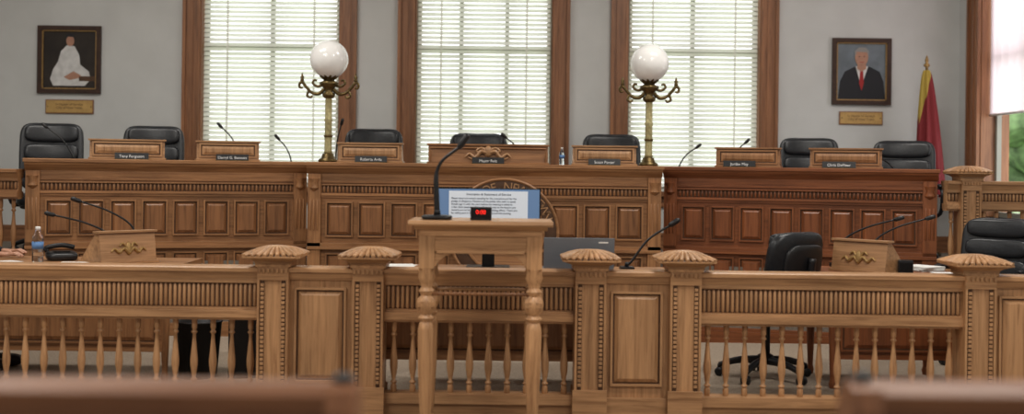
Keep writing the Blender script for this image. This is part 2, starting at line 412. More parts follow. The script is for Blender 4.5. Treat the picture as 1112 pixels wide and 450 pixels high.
# ---------------- dais benches ----------------
def bench(name,w,loc,rz,ms,npan,seal=False,step=0,fl=True):
    b=B(); h=w/2; Z=1.55
    b.extrude([(-.06,Z-.03),(-.06,Z-.006),(-.05,Z),(.30,Z),(.30,Z-.03)],-h-.02,h+.02,ms)
    b.extrude([(-.05,Z-.03),(-.045,Z-.05),(-.012,Z-.085),(0,Z-.10),(.28,Z-.10),(.28,Z-.03)],-h-.01,h+.01,ms)
    b.box(-h,h,0,.28,0,Z-.10,ms)
    b.box(-h,h,.28,.72,PZ+.68,PZ+.72,ms)
    b.box(-h,-h+.04,.28,.7,PZ,PZ+.68,ms); b.box(h-.04,h,.28,.7,PZ,PZ+.68,ms)
    b.box(-h,h,-.012,0,1.375,1.395,ms)
    b.box(-h,h,-.022,0,1.352,1.362,ms)
    flutes(b,-h+.12,h-.12,1.29,1.350,0,ms,.032,.011)
    b.box(-h,h,-.022,0,1.265,1.285,ms); b.box(-h,h,-.012,0,1.245,1.265,ms)
    for sx in (-1,1):
        x0,x1=(-h,-h+.11) if sx<0 else (h-.11,h)
        b.box(x0,x1,-.03,0,.15,1.45,ms)
        for k in range(3):
            xx=x0+.025+.03*k; b.lathe([(.003,0),(.008,.01),(.008,.25),(.003,.26)],xx,-.031,.97,ms,6)
        b.lathe([(.01,0),(.045,.03),(.03,.07),(.05,.11)],(x0+x1)/2,-.02,1.30,ms,10)
    L=w-.26; s=L/npan
    pm=PANEL if ms is OAKD else ms
    for k in range(npan):
        xa=-h+.13+s*k+.02; xb=xa+s-.04
        if seal and abs((xa+xb)/2-SEALX)<.5: 
            continue
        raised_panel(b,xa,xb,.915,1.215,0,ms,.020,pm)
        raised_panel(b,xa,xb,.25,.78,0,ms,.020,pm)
    b.box(-h,h,-.03,0,.835,.865,ms); b.box(-h,h,-.045,0,.81,.835,ms)
    b.box(-h-.01,h+.01,-.04,0,0,.15,ms); b.box(-h,h,-.03,0,.15,.18,ms)
    return b
Yc=10.15
xc0=WX(335,Yc); xc1=WX(718,Yc); cc=(xc0+xc1)/2
sx=WX(548,Yc)-cc; SEALX=sx
b=bench('c',xc1-xc0,None,0,OAKD,10,True)
R=.47; sz=.965
M=Matrix.Translation((sx,-.005,sz))@Matrix.Rotation(math.pi/2,4,'X')
b.lathe([(R,0),(R,.034),(R-.012,.040),(R-.024,.034),(R-.026,.026)],0,0,0,OAKD[0],64,M)
b.lathe([(R-.025,0),(R-.025,.030),(R-.13,.030),(R-.131,0)],0,0,0,GROOVE,64,M)
b.lathe([(R-.125,0),(R-.125,.040),(R-.145,.040),(R-.15,.02),(.01,.018)],0,0,0,OAKD[0],64,M)
for k in range(28):
    a=2*math.pi*k/28; rr=.24
    b.pad((sx+rr*math.cos(a),-.025,sz+rr*math.sin(a)),(.05,.012,.03),OAKD[0],e=1,nu=6,nv=8)
b.pad((sx,-.028,sz),(.16,.03,.2),OAKD[2],e=.9)
o=b.obj('council_bench',(cc,Yc,0),0,.0015)
for i,ch in enumerate("CITY OF NEW TOWN"):
    a=math.radians(158-136*i/15)
    t=text('seal_letter_%d'%i,ch,.105,(sx+.36*math.cos(a),-.037,sz+.36*math.sin(a)),OAK[0],o)
    t.rotation_euler=(math.pi/2,-(a-math.pi/2),0)
xi=WX(333,10.4); xo=WX(28,9.75); v=Vector((xi-xo,10.4-9.75)); wl=v.length; angL=math.atan2(v.y,v.x)
bl=bench('l',wl,None,0,OAKD,8); bl.obj('council_bench',((xi+xo)/2,(10.4+9.75)/2,0),angL,.0015)
CL=((xi+xo)/2,(10.4+9.75)/2)
xi2=WX(722,10.4); xo2=WX(1018,9.75); v=Vector((xo2-xi2,9.75-10.4)); wr_=v.length; angR=math.atan2(v.y,v.x)
br=bench('r',wr_,None,0,OAKR,8); br.obj('council_bench',((xi2+xo2)/2,(10.4+9.75)/2,0),angR,.0015)
CR=((xi2+xo2)/2,(10.4+9.75)/2)
def on_wing(px,side):
    C,ang=(CL,angL) if side<0 else (CR,angR)
    k=(px-556)/F
    c,s=math.cos(ang),math.sin(ang)
    t=(k*C[1]-C[0])/(c-k*s)
    return t
# ---------------- desk stands with nameplates ----------------
def stand(name,w,loc,rz,ms,txt,hgt=.155,carved=False):
    b=B(); h=w/2
    b.extrude([(0,0),(0.015,hgt),(.06,hgt),(.20,.03),(.20,0)],-h,h,ms)
    b.box(-h-.012,h+.012,-.008,.075,hgt,hgt+.014,ms)
    b.box(-h-.01,h+.01,-.012,.20,0,.014,ms)
    if not carved: raised_panel(b,-h+.02,h-.02,.025,hgt-.008,.004,ms,.010,ms)
    else:
        CM=OAK[0]
        for sx_ in (-1,1):
            pts=[(0,0,.09)]+[(sx_*(.03+.022*k),0,.09+.020*math.sin(k*1.3)-.004*k) for k in range(1,8)]+[(sx_*.20,0,.05)]
            b.tube([(p[0],-.006,p[2]) for p in pts],[.018,.020,.017,.016,.014,.012,.010,.008,.004],CM,6,4)
            b.tube([(sx_*.02,-.006,.11),(sx_*.06,-.006,.135),(sx_*.10,-.006,.11),(sx_*.07,-.006,.095)],[.014,.012,.010,.007],CM,6,4)
            b.tube([(sx_*.08,-.006,.05),(sx_*.13,-.006,.04),(sx_*.17,-.006,.055)],[.009,.009,.005],CM,6,4)
        b.pad((0,-.006,.105),(.07,.04,.10),CM,e=1,nu=8,nv=12)
        b.tube([(-h+.02,-.006,.02),(-h+.02,-.006,.135),(h-.02,-.006,.135),(h-.02,-.006,.02)],.006,ms[0],6,1)
    return b.obj(name,loc,rz,.0015)
def nameplate(loc,rz,txt,w=.27):
    b=B(); b.extrude([(0,0),(.012,.055),(.02,.055),(.035,0)],-w/2,w/2,BLACK)
    b.box(-w/2-.003,w/2+.003,-.003,.038,-.001,.004,BRASS)
    o=b.obj('nameplate',loc,rz)
    text('lettering',txt,.033,(0,.0025,.015),LETTER,o,rx=math.radians(76)); return o
def place_wing(side,px,w,npx,txt,ms):
    C,ang=(CL,angL) if side<0 else (CR,angR)
    c,s=math.cos(ang),math.sin(ang)
    def loc(t,dy,z): return (C[0]+t*c-dy*s,C[1]+t*s+dy*c,z)
    stand('desk_stand',w,loc(on_wing(px,side),.06,1.551),ang,ms,txt)
    nameplate(loc(on_wing(npx,side),-.03,1.551),ang,txt)
place_wing(-1,138,.60,143,'Tony Ferguson',OAK); place_wing(-1,248,.52,252,'Darryl G. Bennett',OAK)
place_wing(1,811,.54,803,'Jordan May',OAKD); place_wing(1,918,.58,911,'Chris DeFleur',OAKD)
for px,w,npx,t,cv in ((402,.54,403,'Roberta Avila',0),(530,1.02,530,'Mayor Ruiz',1),(656,.54,656,'Susan Porter',0)):
    stand('desk_stand',w,(WX(px,10.25),10.21,1.551),0,OAK if not cv else OAKD,t,carved=bool(cv))
    nameplate((WX(npx,10.15),10.12,1.551),0,t)

# ---------------- chairs ----------------
def chair(name,loc,rz,sc=1.0,hb=.62,wb=.53,e=.36):
    b=B()
    zs=.48
    b.pad((0,0,zs),(.54,.52,.13),LEATHER,e=.45)
    b.pad((0,-.02,zs-.05),(.48,.46,.07),BLACK,e=.4)
    zb=zs+.07+hb/2; t=math.radians(-9)
    b.pad((0,.27,zb),(wb,.10,hb),LEATHER,e=e,rx=t,bend=.05,nu=16,nv=28)
    for k,(dz,hh) in enumerate(((hb*.34,hb*.27),(hb*.06,hb*.27),(-hb*.23,hb*.27))):
        b.pad((0,.228+dz*.158,zb+dz),(wb-.09,.08,hh),LEATHER,e=.5,rx=t,bend=.045)
    b.pad((0,.325,zb-.03),(wb*.72,.05,hb*.78),BLACK,e=.5,rx=t,bend=.03)
    b.tube([(0,.12,zs-.05),(0,.30,zs-.03),(0,.36,zs+.2),(0,.385,zs+.35)],.025,BLACK)
    for s in (-1,1):
        b.tube([(s*.20,-.05,zs-.05),(s*.31,-.09,zs-.02),(s*.325,-.13,zs+.16),(s*.31,-.02,zs+.215),(s*.30,.14,zs+.21),(s*.24,.29,zs+.19)],[.016,.018,.018,.02,.02,.016],BLACK)
        b.pad((s*.31,.0,zs+.225),(.065,.28,.04),LEATHER,e=.6)
    b.lathe([(.05,.10),(.05,.16),(.028,.17),(.028,.40),(.09,.42),(.12,.44)],0,0,0,DARKMETAL,14)
    for k in range(5):
        a=2*math.pi*k/5+.3; c,s=math.cos(a),math.sin(a)
        b.tube([(0.03*c,.03*s,.125),(.18*c,.18*s,.115),(.31*c,.31*s,.075)],[.03,.024,.017],BLACK)
        for q in (-.017,.017):
            Mw=Matrix.Translation((.31*c-q*s,.31*s+q*c,.03))@Matrix.Rotation(a,4,'Z')@Matrix.Rotation(math.pi/2,4,'X')
            b.lathe([(.012,-.009),(.029,-.007),(.029,.007),(.012,.009)],0,0,0,BLACK,14,Mw)
        b.tube([(.31*c,.31*s,.04),(.31*c,.31*s,.08)],.012,DARKMETAL,sub=1)
    o=b.obj(name,loc,rz); o.scale=(sc,sc,sc); return o
tops={63:135,171:138,405:141,519:146,664:147,875:151,974:154}
for px,Y,rz in ((63,10.85,.3),(171,11.1,.2),(405,11.2,0),(519,11.2,0),(664,11.2,0),(875,11.15,-.15),(974,10.85,-.3)):
    tz=W(px,tops[px],Y+.25)[1]
    chair('office_chair',(WX(px,Y+.2),Y,PZ),rz,1.0,max(.5,tz-PZ-.48-.07+.01),.56)
chair('office_chair',(WX(834,8.05),8.05,WZf),-2.5,1.0,.45,.50,.5)
chair('office_chair',(WX(1068,8.8),8.75,WZf),-.8,1.0,.52,.56,.45)
chair('office_chair',(-4.0,8.05,WZf),math.pi/2,1.0,.5)

# ---------------- microphones ----------------
def mic(base,tip,big=1.0,name='gooseneck_microphone',bend=.5):
    b=B(); d=Vector(tip)-Vector(base)
    b.box(-.035*big,.035*big,-.05*big,.05*big,0,.022*big,BLACK)
    b.lathe([(.014,0),(.014,.02),(.007,.03)],0,0,.022*big,BLACK,10)
    p1=Vector((0,0,.04)); p2=Vector((d.x*.12,d.y*.1,d.z*bend)); p3=Vector((d.x*.5,d.y*.5,d.z*(bend+(1-bend)*.6))) ; p4=d
    b.tube([p1,p2,p3,p4],[.0075*big,.0065*big,.006*big,.0055*big],BLACK,8,6)
    dr=(p4-p3).normalized()
    b.tube([p4-dr*.005,p4+dr*.01*big,p4+dr*.05*big,p4+dr*.062*big],[.007*big,.014*big,.014*big,.005*big],BLACK,10,2)
    return b.obj(name,base)
def mic_px(bpx,tpx,tpy,Y,big=1.0,bend=.5):
    X,Z=W(tpx,tpy,Y); mic((WX(bpx,Y),Y,PZ+.721),(X,Y-.03,Z),big,bend=bend)
mic_px(261,242,139,10.68); mic_px(317,304,152,10.82)
mic_px(84,53,139,10.35,bend=.35); mic_px(364,371,136,10.72)
mic_px(570,550,150,10.72); mic_px(736,755,161,10.82); mic_px(790,808,156,10.68); mic_px(974,955,172,10.32)
# ---------------- globe lamps ----------------
def lamp(x,y):
    b=B(); z0=1.551; zc=2.455-z0
    b.lathe([(.085,0),(.085,.02),(.06,.035),(.05,.07),(.035,.08)],0,0,0,BRASS,24)
    b.lathe([(.034,.08),(.03,.1),(.028,.35),(.034,.37),(.028,.39),(.027,.56),(.036,.58)],0,0,0,BRASSY,32,None,True,.10,8)
    b.lathe([(.036,.22),(.042,.23),(.036,.24)],0,0,0,BRASS,24)
    b.lathe([(.030,.56),(.05,.575),(.055,.60),(.03,.62),(.045,.65),(.075,.68),(.08,.70),(.05,.715),(.035,.73),(.06,.755),(.085,.775),(.08,.785)],0,0,0,BRASS,24,None,True,.06,8)
    for k in range(10):
        a=2*math.pi*k/10; c,s=math.cos(a),math.sin(a)
        b.tube([(.04*c,.04*s,.73),(.075*c,.075*s,.76),(.095*c,.095*s,.80)],[.012,.012,.004],BRASS,6,3)
    for s in (-1,1):
        b.tube([(s*.04,0,.64),(s*.09,0,.60),(s*.15,0,.61),(s*.20,0,.66),(s*.235,0,.70),(s*.26,0,.68),(s*.25,0,.65),(s*.228,0,.655)],[.018,.016,.014,.014,.013,.012,.010,.008],BRASS,8,6)
        b.tube([(s*.05,0,.68),(s*.10,0,.665),(s*.14,0,.69),(s*.13,0,.72),(s*.105,0,.715)],[.013,.012,.011,.010,.008],BRASS,8,6)
        b.tube([(s*.17,0,.63),(s*.19,0,.585),(s*.16,0,.565),(s*.145,0,.585)],[.012,.011,.010,.008],BRASS,8,5)
        b.lathe([(.008,.70),(.02,.715),(.012,.73),(.018,.745),(.01,.76),(.004,.78)],s*.235,0,0,BRASS,12)
    n=24; prof=[(.168*math.sin(math.pi*k/n)+.001,zc-.168*math.cos(math.pi*k/n)) for k in range(n+1)]
    b.lathe(prof,0,0,0,GLOBE,40)
    b.obj('globe_lamp',(x,y,z0))
lamp(WX(356,10.52),10.52); lamp(WX(704,10.52),10.52)
for x in (WX(356,10.52),WX(704,10.52)):
    b=B(); b.box(-.11,.11,-.07,.12,PZ+.725,1.50,OAKD); b.box(-.13,.13,-.065,.14,1.50,1.551,OAKD); b.obj('lamp_pedestal',(x,10.52+.02,0),0,.002)

# ---------------- dais end rails ----------------
def dais_rail(x0,x1,y,posts_,ms,zt=1.46):
    b=B()
    for p in posts_: post(b,p,y,0,zt+.02,ms,.16,.30)
    edges=[x0]
    for p in posts_: edges+= [p-.08,p+.08]
    edges.append(x1)
    for i in range(0,len(edges),2):
        balustrade(b,edges[i],edges[i+1],y,zt,PZ-.12,ms,frh=.11,sp=.10,depth=.11)
        b.box(edges[i],edges[i+1],y-.06,y+.05,0,PZ-.1,ms)
    return b.obj('dais_balustrade',(0,0,0),0,.0015)
dais_rail(XL,xo-.03,9.72,[-4.9],OAKD); dais_rail(xo2+.05,XR,9.72,[WX(1052,9.7)],OAK)

# ---------------- portraits ----------------
def frame(b,w,h,mat,t=.045):
    for (a,c,d,e) in ((-w/2,w/2,h/2-t,h/2),(-w/2,w/2,-h/2,-h/2+t)):
        b.box(a,c,-.035,0,d,e,mat)
    b.box(-w/2,-w/2+t,-.035,0,-h/2+t,h/2-t,mat); b.box(w/2-t,w/2,-.035,0,-h/2+t,h/2-t,mat)
    i=t
    for (a,c,d,e) in ((-w/2+i,w/2-i,h/2-i-.012,h/2-i),(-w/2+i,w/2-i,-h/2+i,-h/2+i+.012)): b.box(a,c,-.025,0,d,e,GOLD)
    for (a,c) in ((-w/2+i,-w/2+i+.012),(w/2-i-.012,w/2-i)): b.box(a,c,-.025,0,-h/2+i,h/2-i,GOLD)
q=-.010
DFR=plain('dark_frame',(.045,.02,.012),.4,noise=.3)
b=B(); w,h=.655,.70
frame(b,w,h,DFR); b.box(-w/2+.04,w/2-.04,-.008,0,-h/2+.04,h/2-.04,P_BG)
b.poly([(-.17,-.27),(-.2,-.2),(-.17,-.10),(-.12,-.02),(-.09,.09),(-.03,.15),(.05,.14),(.10,.05),(.11,-.05),(.2,-.12),(.22,-.2),(.16,-.27)],q,P_WHITE)
b.poly([(.10,-.22),(.30,-.22),(.30,-.17),(.10,-.17)],q-.002,P_BROWN)
b.poly([(-.06,-.18),(.04,-.12),(.12,-.16),(.10,-.19),(.0,-.21)],q-.002,P_SKIN)
b.ell(.005,.195,.042,.055,q-.002,P_SKIN); b.poly([(-.04,.20),(-.04,.25),(0,.27),(.04,.26),(.052,.20),(.035,.235),(-.02,.24)],q-.004,P_BLACK)
b.obj('framed_portrait',(WX(76,YB,65),YB-.001,WZ(76,65,YB)),0,.001)
b=B(); w,h=.61,.69
frame(b,w,h,DFR); b.box(-w/2+.04,w/2-.04,-.008,0,-h/2+.04,h/2-.04,P_BG2)
b.poly([(-.24,-.285),(-.22,-.1),(-.17,0),(-.07,.05),(.09,.05),(.19,0),(.23,-.1),(.25,-.285)],q,P_BLACK)
b.poly([(-.06,.055),(0,-.16),(.07,.055)],q-.002,P_WHITE)
b.poly([(-.012,.02),(-.022,-.12),(.003,-.2),(.026,-.12),(.016,.02)],q-.004,P_RED)
b.poly([(-.045,.03),(-.04,.09),(.045,.09),(.05,.03),(0,.0)],q-.005,P_SKIN)
b.ell(.0,.145,.068,.09,q-.006,P_SKIN)
b.poly([(-.07,.15),(-.072,.21),(-.03,.25),(.04,.25),(.075,.21),(.07,.15),(.055,.2),(-.05,.205)],q-.008,P_GREY)
for s in (-1,1): b.ell(s*.025,.155,.009,.005,q-.008,P_BLACK,8)
b.poly([(-.025,.10),(.025,.10),(.018,.094),(-.018,.094)],q-.008,P_RED)
b.obj('framed_portrait',(WX(935,YB,78),YB-.001,WZ(935,78,YB)),0,.001)
for (a,c,d,e) in ((50,102,108,124),(911,958,121,136)):
    b=B(); x0,z1=W(a,d,YB); x1,z0=W(c,e,YB); cx,cz=(x0+x1)/2,(z0+z1)/2; ww,hh=(x1-x0)/2,(z1-z0)/2
    b.box(-ww,ww,-.015,0,-hh,hh,PEW); b.box(-ww+.01,ww-.01,-.02,-.015,-hh+.01,hh-.01,PLAQ)
    for sx_ in(-1,1): b.lathe([(.006,0),(.005,.004)],0,0,0,DARKMETAL,8,Matrix.Translation((sx_*(ww-.025),-.02,0))@Matrix.Rotation(math.pi/2,4,'X'))
    o=b.obj('portrait_plaque',(cx,YB-.001,cz),0,.001)
    text('engraving','In Honor of Service\nCity of New Town',.035,(0,-.0205,.012),P_BROWN,o)

# ---------------- flag ----------------
b=B(); b.lathe([(.16,0),(.16,.03),(.05,.06),(.02,.08)],0,0,0,BRASS,24); b.lathe([(.014,.05),(.014,1.88),(.03,1.89),(.03,1.91),(.012,1.92),(.02,1.95),(.002,2.0)],0,0,0,GOLD,12)
vs=[];fs=[];nr=26;ns=48
for j in range(nr+1):
    t=j/nr; z=1.85-1.25*t; R=.025+.10*t**.6
    for k in range(ns):
        a=2*math.pi*k/ns; rr=R*(1+.30*math.cos(7*a+1.5*t))
        vs.append((rr*math.cos(a)+.05*t,rr*.75*math.sin(a),z+.02*math.sin(3*a)*t))
for j in range(nr):
    for k in range(ns): fs.append((j*ns+k,j*ns+(k+1)%ns,(j+1)*ns+(k+1)%ns,(j+1)*ns+k))
b.addfaces(vs,fs,FLAG,True)
b.obj('flag_on_pole',(WX(1005,11.95),11.95,PZ))

# ---------------- lectern ----------------
b=B(); YP=6.5; ZP=1.22
x0,x1=WX(443,YP,240),WX(601,YP,240); cx=(x0+x1)/2; h=(x1-x0)/2; D=.46
b.extrude([(0,ZP-.028),(-.006,ZP-.018),(0,ZP-.003),(.008,ZP),(D,ZP),(D,ZP-.028)],-h,h,OAK)
b.extrude([(.02,ZP-.028),(.045,ZP-.05),(D-.045,ZP-.05),(D-.02,ZP-.028)],-h+.03,h-.03,OAK)
ah=h-.065
za=ZP-.22
b.box(-ah,ah,.055,.08,za+.04,ZP-.05,OAK); b.box(-ah,ah,D-.08,D-.055,za+.04,ZP-.05,OAK)
b.box(-ah,-ah+.025,.055,D-.055,za+.04,ZP-.05,OAK); b.box(ah-.025,ah,.055,D-.055,za+.04,ZP-.05,OAK)
b.box(-ah,ah,.045,.055,ZP-.085,ZP-.05,OAK); b.box(-ah+.09,ah-.09,.045,.055,za+.04,za+.055,OAK)
for s in (-1,1):
    pts=[(s*(ah-.07),za+.05),(s*(ah-.07),za-.035),(s*(ah-.085),za-.03),(s*(ah-.10),za-.005),(s*(ah-.14),za+.027),(s*(ah-.20),za+.04)]
    if s>0: pts=pts[::-1]
    b.poly(pts,.055,OAK[0],th=.02)
LP=[(.030,0),(.036,.02),(.030,.05),(.022,.07),(.034,.09),(.022,.11),(.028,.14),(.041,.40),(.043,.62),(.036,.655),(.028,.665),(.046,.685),(.028,.705),(.048,.73),(.052,.76),(.048,.79),(.028,.81),(.044,.835),(.028,.855),(.034,.88),(.046,.91),(.040,.945),(.046,.96)]
for sx_ in (-1,1):
    for yy in (.09,D-.09):
        xx=sx_*(ah-.035)
        b.box(xx-.042,xx+.042,yy-.042,yy+.042,.955,ZP-.05,OAK)
        b.lathe([(r,z*.995) for r,z in LP],xx,yy,0,OAK,36,None,True,.07,12)
        b.box(xx-.047,xx+.047,yy-.047,yy+.047,.745,.775,OAK)
b.tube([(-ah+.03,D-.09,.815),(ah-.03,D-.09,.815)],.010,OAK[0],sub=1)
b.tube([(-ah+.03,.09,.815),(ah-.03,.09,.815)],.009,PANEL[0],sub=1)
for k in range(19):
    xx=-ah+.07+(2*ah-.14)*k/18; b.pad((xx,.09,.815),(.018,.024,.024),PANEL[0],e=1,nu=6,nv=8)
for sx_ in (-1,1): b.tube([(sx_*(ah-.035),.09,.3),(sx_*(ah-.035),D-.09,.3)],.014,OAK[1],sub=1)
b.obj('lectern',(cx,YP,0),0,.0015)
bx=WX(475,YP+.15); tx,tz=W(508,146,YP+.1)
b=B(); b.pad((0,0,.010),(.17,.15,.026),BLACK,e=.5); b.lathe([(.02,.02),(.018,.045),(.009,.06)],0,0,0,BLACK,12)
dx=tx-bx; dz=tz-ZP-.001
b.tube([(0,0,.04),(-.004,0,.12),(-.008,0,.22),(-.002,0,.27),(.03,-.01,.33),(dx*.7,-.02,dz-.075)],[.016,.016,.014,.010,.009,.009],BLACK,10,6)
b.tube([(dx*.68,-.02,dz-.08),(dx*.76,-.02,dz-.062),(dx*.97,-.02,dz-.008),(dx,-.02,dz)],[.009,.018,.018,.009],BLACK,12,3)
b.obj('lectern_microphone',(bx,YP+.17,ZP+.003))
b=B(); X=WX(523,YP+.15); b.box(-.058,.058,0,.06,.0,.072,BLACK); b.box(-.050,.050,-.003,0,.012,.062,DARKMETAL)
o=b.obj('countdown_timer',(X,YP+.12,ZP+.001),0,.003); text('digits','0:00',.032,(0,-.0042,.034),RED,o)

# ---------------- tables ----------------
TZ=.86
def table(name,x0,x1,y0,y1,ms,rz=0):
    b=B(); cx,cy=(x0+x1)/2,(y0+y1)/2; a=(x1-x0)/2; d=(y1-y0)/2
    b.box(-a,a,-d,d,TZ-.035,TZ,ms)
    b.box(-a+.05,a-.05,-d+.04,-d+.055,TZ-.55,TZ-.035,ms); b.box(-a+.05,a-.05,d-.055,d-.04,TZ-.10,TZ-.035,ms)
    for s in (-1,1):
        for t in (-1,1):
            X=s*(a-.06); Y=t*(d-.06); b.box(X-.03,X+.03,Y-.03,Y+.03,TZ-.16,TZ-.035,ms)
            b.lathe([(.020,0),(.026,.03),(.018,.06),(.024,.2),(.030,.45),(.020,.50),(.030,.53),(.022,TZ-.16-WZf)],X,Y,WZf,ms,14)
    raised_panel(b,-a+.1,a-.1,TZ-.5,TZ-.1,-d+.04,ms)
    return b.obj(name,(cx,cy,0),rz,.002)
table('clerk_table',-.95,1.15,7.42,8.05,OAKD)
YM=7.75; x0,zt=W(476,205,YM); x1,_=W(586,205,YM); mw=(x1-x0)/2; mx=(x0+x1)/2
b=B(); mh=.37
b.box(-mw-.008,mw+.008,0,.03,zt-mh-.01,zt+.006,DARKMETAL)
b.box(-mw,mw,-.003,0,zt-mh,zt,SCRBLUE)
b.box(-mw+.07,mw-.075,-.005,-.003,zt-mh,zt-.012,SCRWHITE)
b.box(-.04,.04,.03,.06,TZ+.015,zt-.15,DARKMETAL); b.box(-.14,.14,-.06,.14,TZ+.001,TZ+.015,DARKMETAL)
o=b.obj('computer_monitor',(mx,YM,0),0,.002)
text('page_heading','Invocation & Statement of Service',.021,(-.0,-.0065,zt-.04),INK,o)
body=["Please stand and remain standing for the invocation and for the","pledge of allegiance. Members of the public who wish to speak","should sign in with the clerk before the meeting is called to","order. Each speaker will have three minutes at the lectern and","remarks are to be addressed to the presiding officer. Thank you","for taking part in the work of the city council this evening."]
for i,l in enumerate(body): text('page_line_%d'%i,l,.0165,(-mw+.085,-.0065,zt-.065-i*.019),INK,o,align='LEFT')
YL=7.46; x0,zl=W(591,259,YL); x1,_=W(668,259,YL); lw=(x1-x0)/2
b=B(); lh=zl-TZ-.01
b.box(-lw,lw,.0,.26,TZ+.001,TZ+.018,SILVER)
Ml=Matrix.Translation((0,0.0,TZ+.018))@Matrix.Rotation(math.radians(8),4,'X')
b.box(-lw,lw,-.010,.0,0,lh-.003,SILVER,Ml); b.box(-lw+.01,lw-.01,.0,.002,.01,lh-.015,BLACK,Ml)
b.box(-lw+.03,lw-.03,.03,.15,TZ+.018,TZ+.020,BLACK)
b.box(lw-.1,lw-.04,-.0108,-.010,lh-.035,lh-.025,WHITE,Ml)
b.obj('laptop',((x0+x1)/2,YL+.07,0),0,.002)
mic((WX(682,7.7),7.7,TZ+.001),(WX(727,7.7),7.66,WZ(727,245,7.7)),1.25,bend=.22)
def papers(x,y,z,rz,n=3,w=.22,l=.28):
    b=B()
    for k in range(n):
        M=Matrix.Rotation(random.uniform(-.3,.3),4,'Z'); b.box(-w/2,w/2,-l/2,l/2,k*.003,k*.003+.002,WHITE,M)
    b.obj('paper_stack',(x,y,z+.001),rz)
papers(WX(432,7.62),7.62,TZ,.2,8)
def bottle(x,y,z,h=.205):
    b=B(); s=h/.205
    b.lathe([(r*s,zz*s) for r,zz in [(.028,0),(.032,.006),(.032,.05),(.030,.055),(.032,.06),(.032,.13),(.027,.15),(.014,.175),(.012,.188)]],0,0,0,BOTTLE,20)
    b.lathe([(.0328*s,.075*s),(.0328*s,.115*s)],0,0,0,LABEL,20); b.lathe([(.015*s,.185*s),(.015*s,.203*s),(.012*s,.205*s)],0,0,0,WHITE,16)
    b.obj('water_bottle',(x,y,z))
bottle(WX(610,10.3),10.3,1.552,.15)
table('staff_table',-3.62,WX(196,7.75),7.6,8.35,OAKD)
bottle(WX(42,7.85),7.85,TZ+.001,.23)
def carved_stand(x,y,rz):
    b=B(); w=.20; hgt=.20
    b.extrude([(0,0),(.03,hgt),(.075,hgt),(.26,.02),(.26,0)],-w,w,OAK)
    b.box(-w-.012,w+.012,.015,.09,hgt,hgt+.014,OAK); b.box(-w-.012,w+.012,-.012,.262,0,.016,OAK)
    Mt=Matrix.Rotation(math.radians(-8.5),4,'X')
    for s in (-1,1):
        b.tube([(0,-.004,.07),(s*.035,-.004,.10),(s*.07,-.004,.075),(s*.10,-.004,.10),(s*.125,-.004,.08)],[.014,.012,.012,.009,.005],GOLD,6,4,Mt)
        b.tube([(s*.015,-.004,.10),(s*.04,-.004,.135),(s*.065,-.004,.115)],[.010,.009,.005],GOLD,6,4,Mt)
    b.pad((0,-.004,.10),(.045,.03,.09),GOLD,e=1,M=Mt,nu=8,nv=10)
    b.box(-.13,.13,0,.012,0,.2,BLACK,Matrix.Translation((0,.245,.025))@Matrix.Rotation(math.radians(45),4,'X'))
    b.obj('carved_desk_stand',(x,y,TZ+.001),rz,.0015)
carved_stand(WX(143,7.8),7.78,.85)
mic((WX(126,8.22),8.22,TZ+.001),(WX(60,8.0),8.0,WZ(60,234,8.0)),1.1,bend=.55)
mic((WX(152,8.25),8.25,TZ+.001),(WX(88,8.1),8.1,WZ(88,219,8.1)),1.1,bend=.55)
papers(WX(84,7.72),7.69,TZ,.1,4,.18,.12); papers(WX(10,7.8),7.72,TZ,1.2,3,.2,.15)
b=B(); b.pad((0,0,.03),(.2,.17,.055),BLACK,e=.5,rx=.1); b.box(-.05,.05,-.04,.02,.055,.062,DARKMETAL)
b.tube([(-.09,.0,.06),(-.095,.0,.085),(0,.0,.10),(.08,0,.085)],.016,BLACK); b.obj('desk_telephone',(WX(68,8.0),8.0,TZ+.001),.5)
b=B(); b.lathe([(.12,0),(.15,.36),(.155,.36),(.155,.37),(.14,.37),(.11,.02)],0,0,0,BLACK,24); b.obj('chair_standin_bin',(WX(222,7.95),7.85,WZf))  # added dark shape, stands in for a black chair behind the balusters
b=B(); b.box(-.1,.1,-.2,.2,0,.42,BLACK); b.box(-.09,.09,-.205,-.2,.02,.4,DARKMETAL); b.obj('chair_standin_tower',(WX(268,8.0),8.0,WZf),.2,.004)  # second added dark block in place of the black chair silhouette
table('staff_table',WX(893,7.8),WX(1046,7.8),7.65,8.35,OAKR)
carved_stand(WX(930,7.85),7.80,-.85)
mic((WX(910,8.27),8.27,TZ+.001),(WX(972,8.1),8.1,WZ(972,239,8.1)),1.1,bend=.55)
mic((WX(945,8.27),8.27,TZ+.001),(WX(1006,8.15),8.15,WZ(1006,238,8.15)),1.1,bend=.55)
papers(WX(1006,8.0),8.06,TZ,.5,10,.2,.22); papers(WX(1028,7.8),7.76,TZ,.1,3,.18,.14)
b=B(); b.box(-.045,.045,-.03,.03,0,.09,BLACK); b.box(-.04,.04,-.033,-.03,.02,.08,DARKMETAL); b.box(-.05,.05,-.035,.035,0,.01,BLACK); b.obj('audio_control_box',(WX(984,7.72),7.71,TZ+.001),-.2,.004)

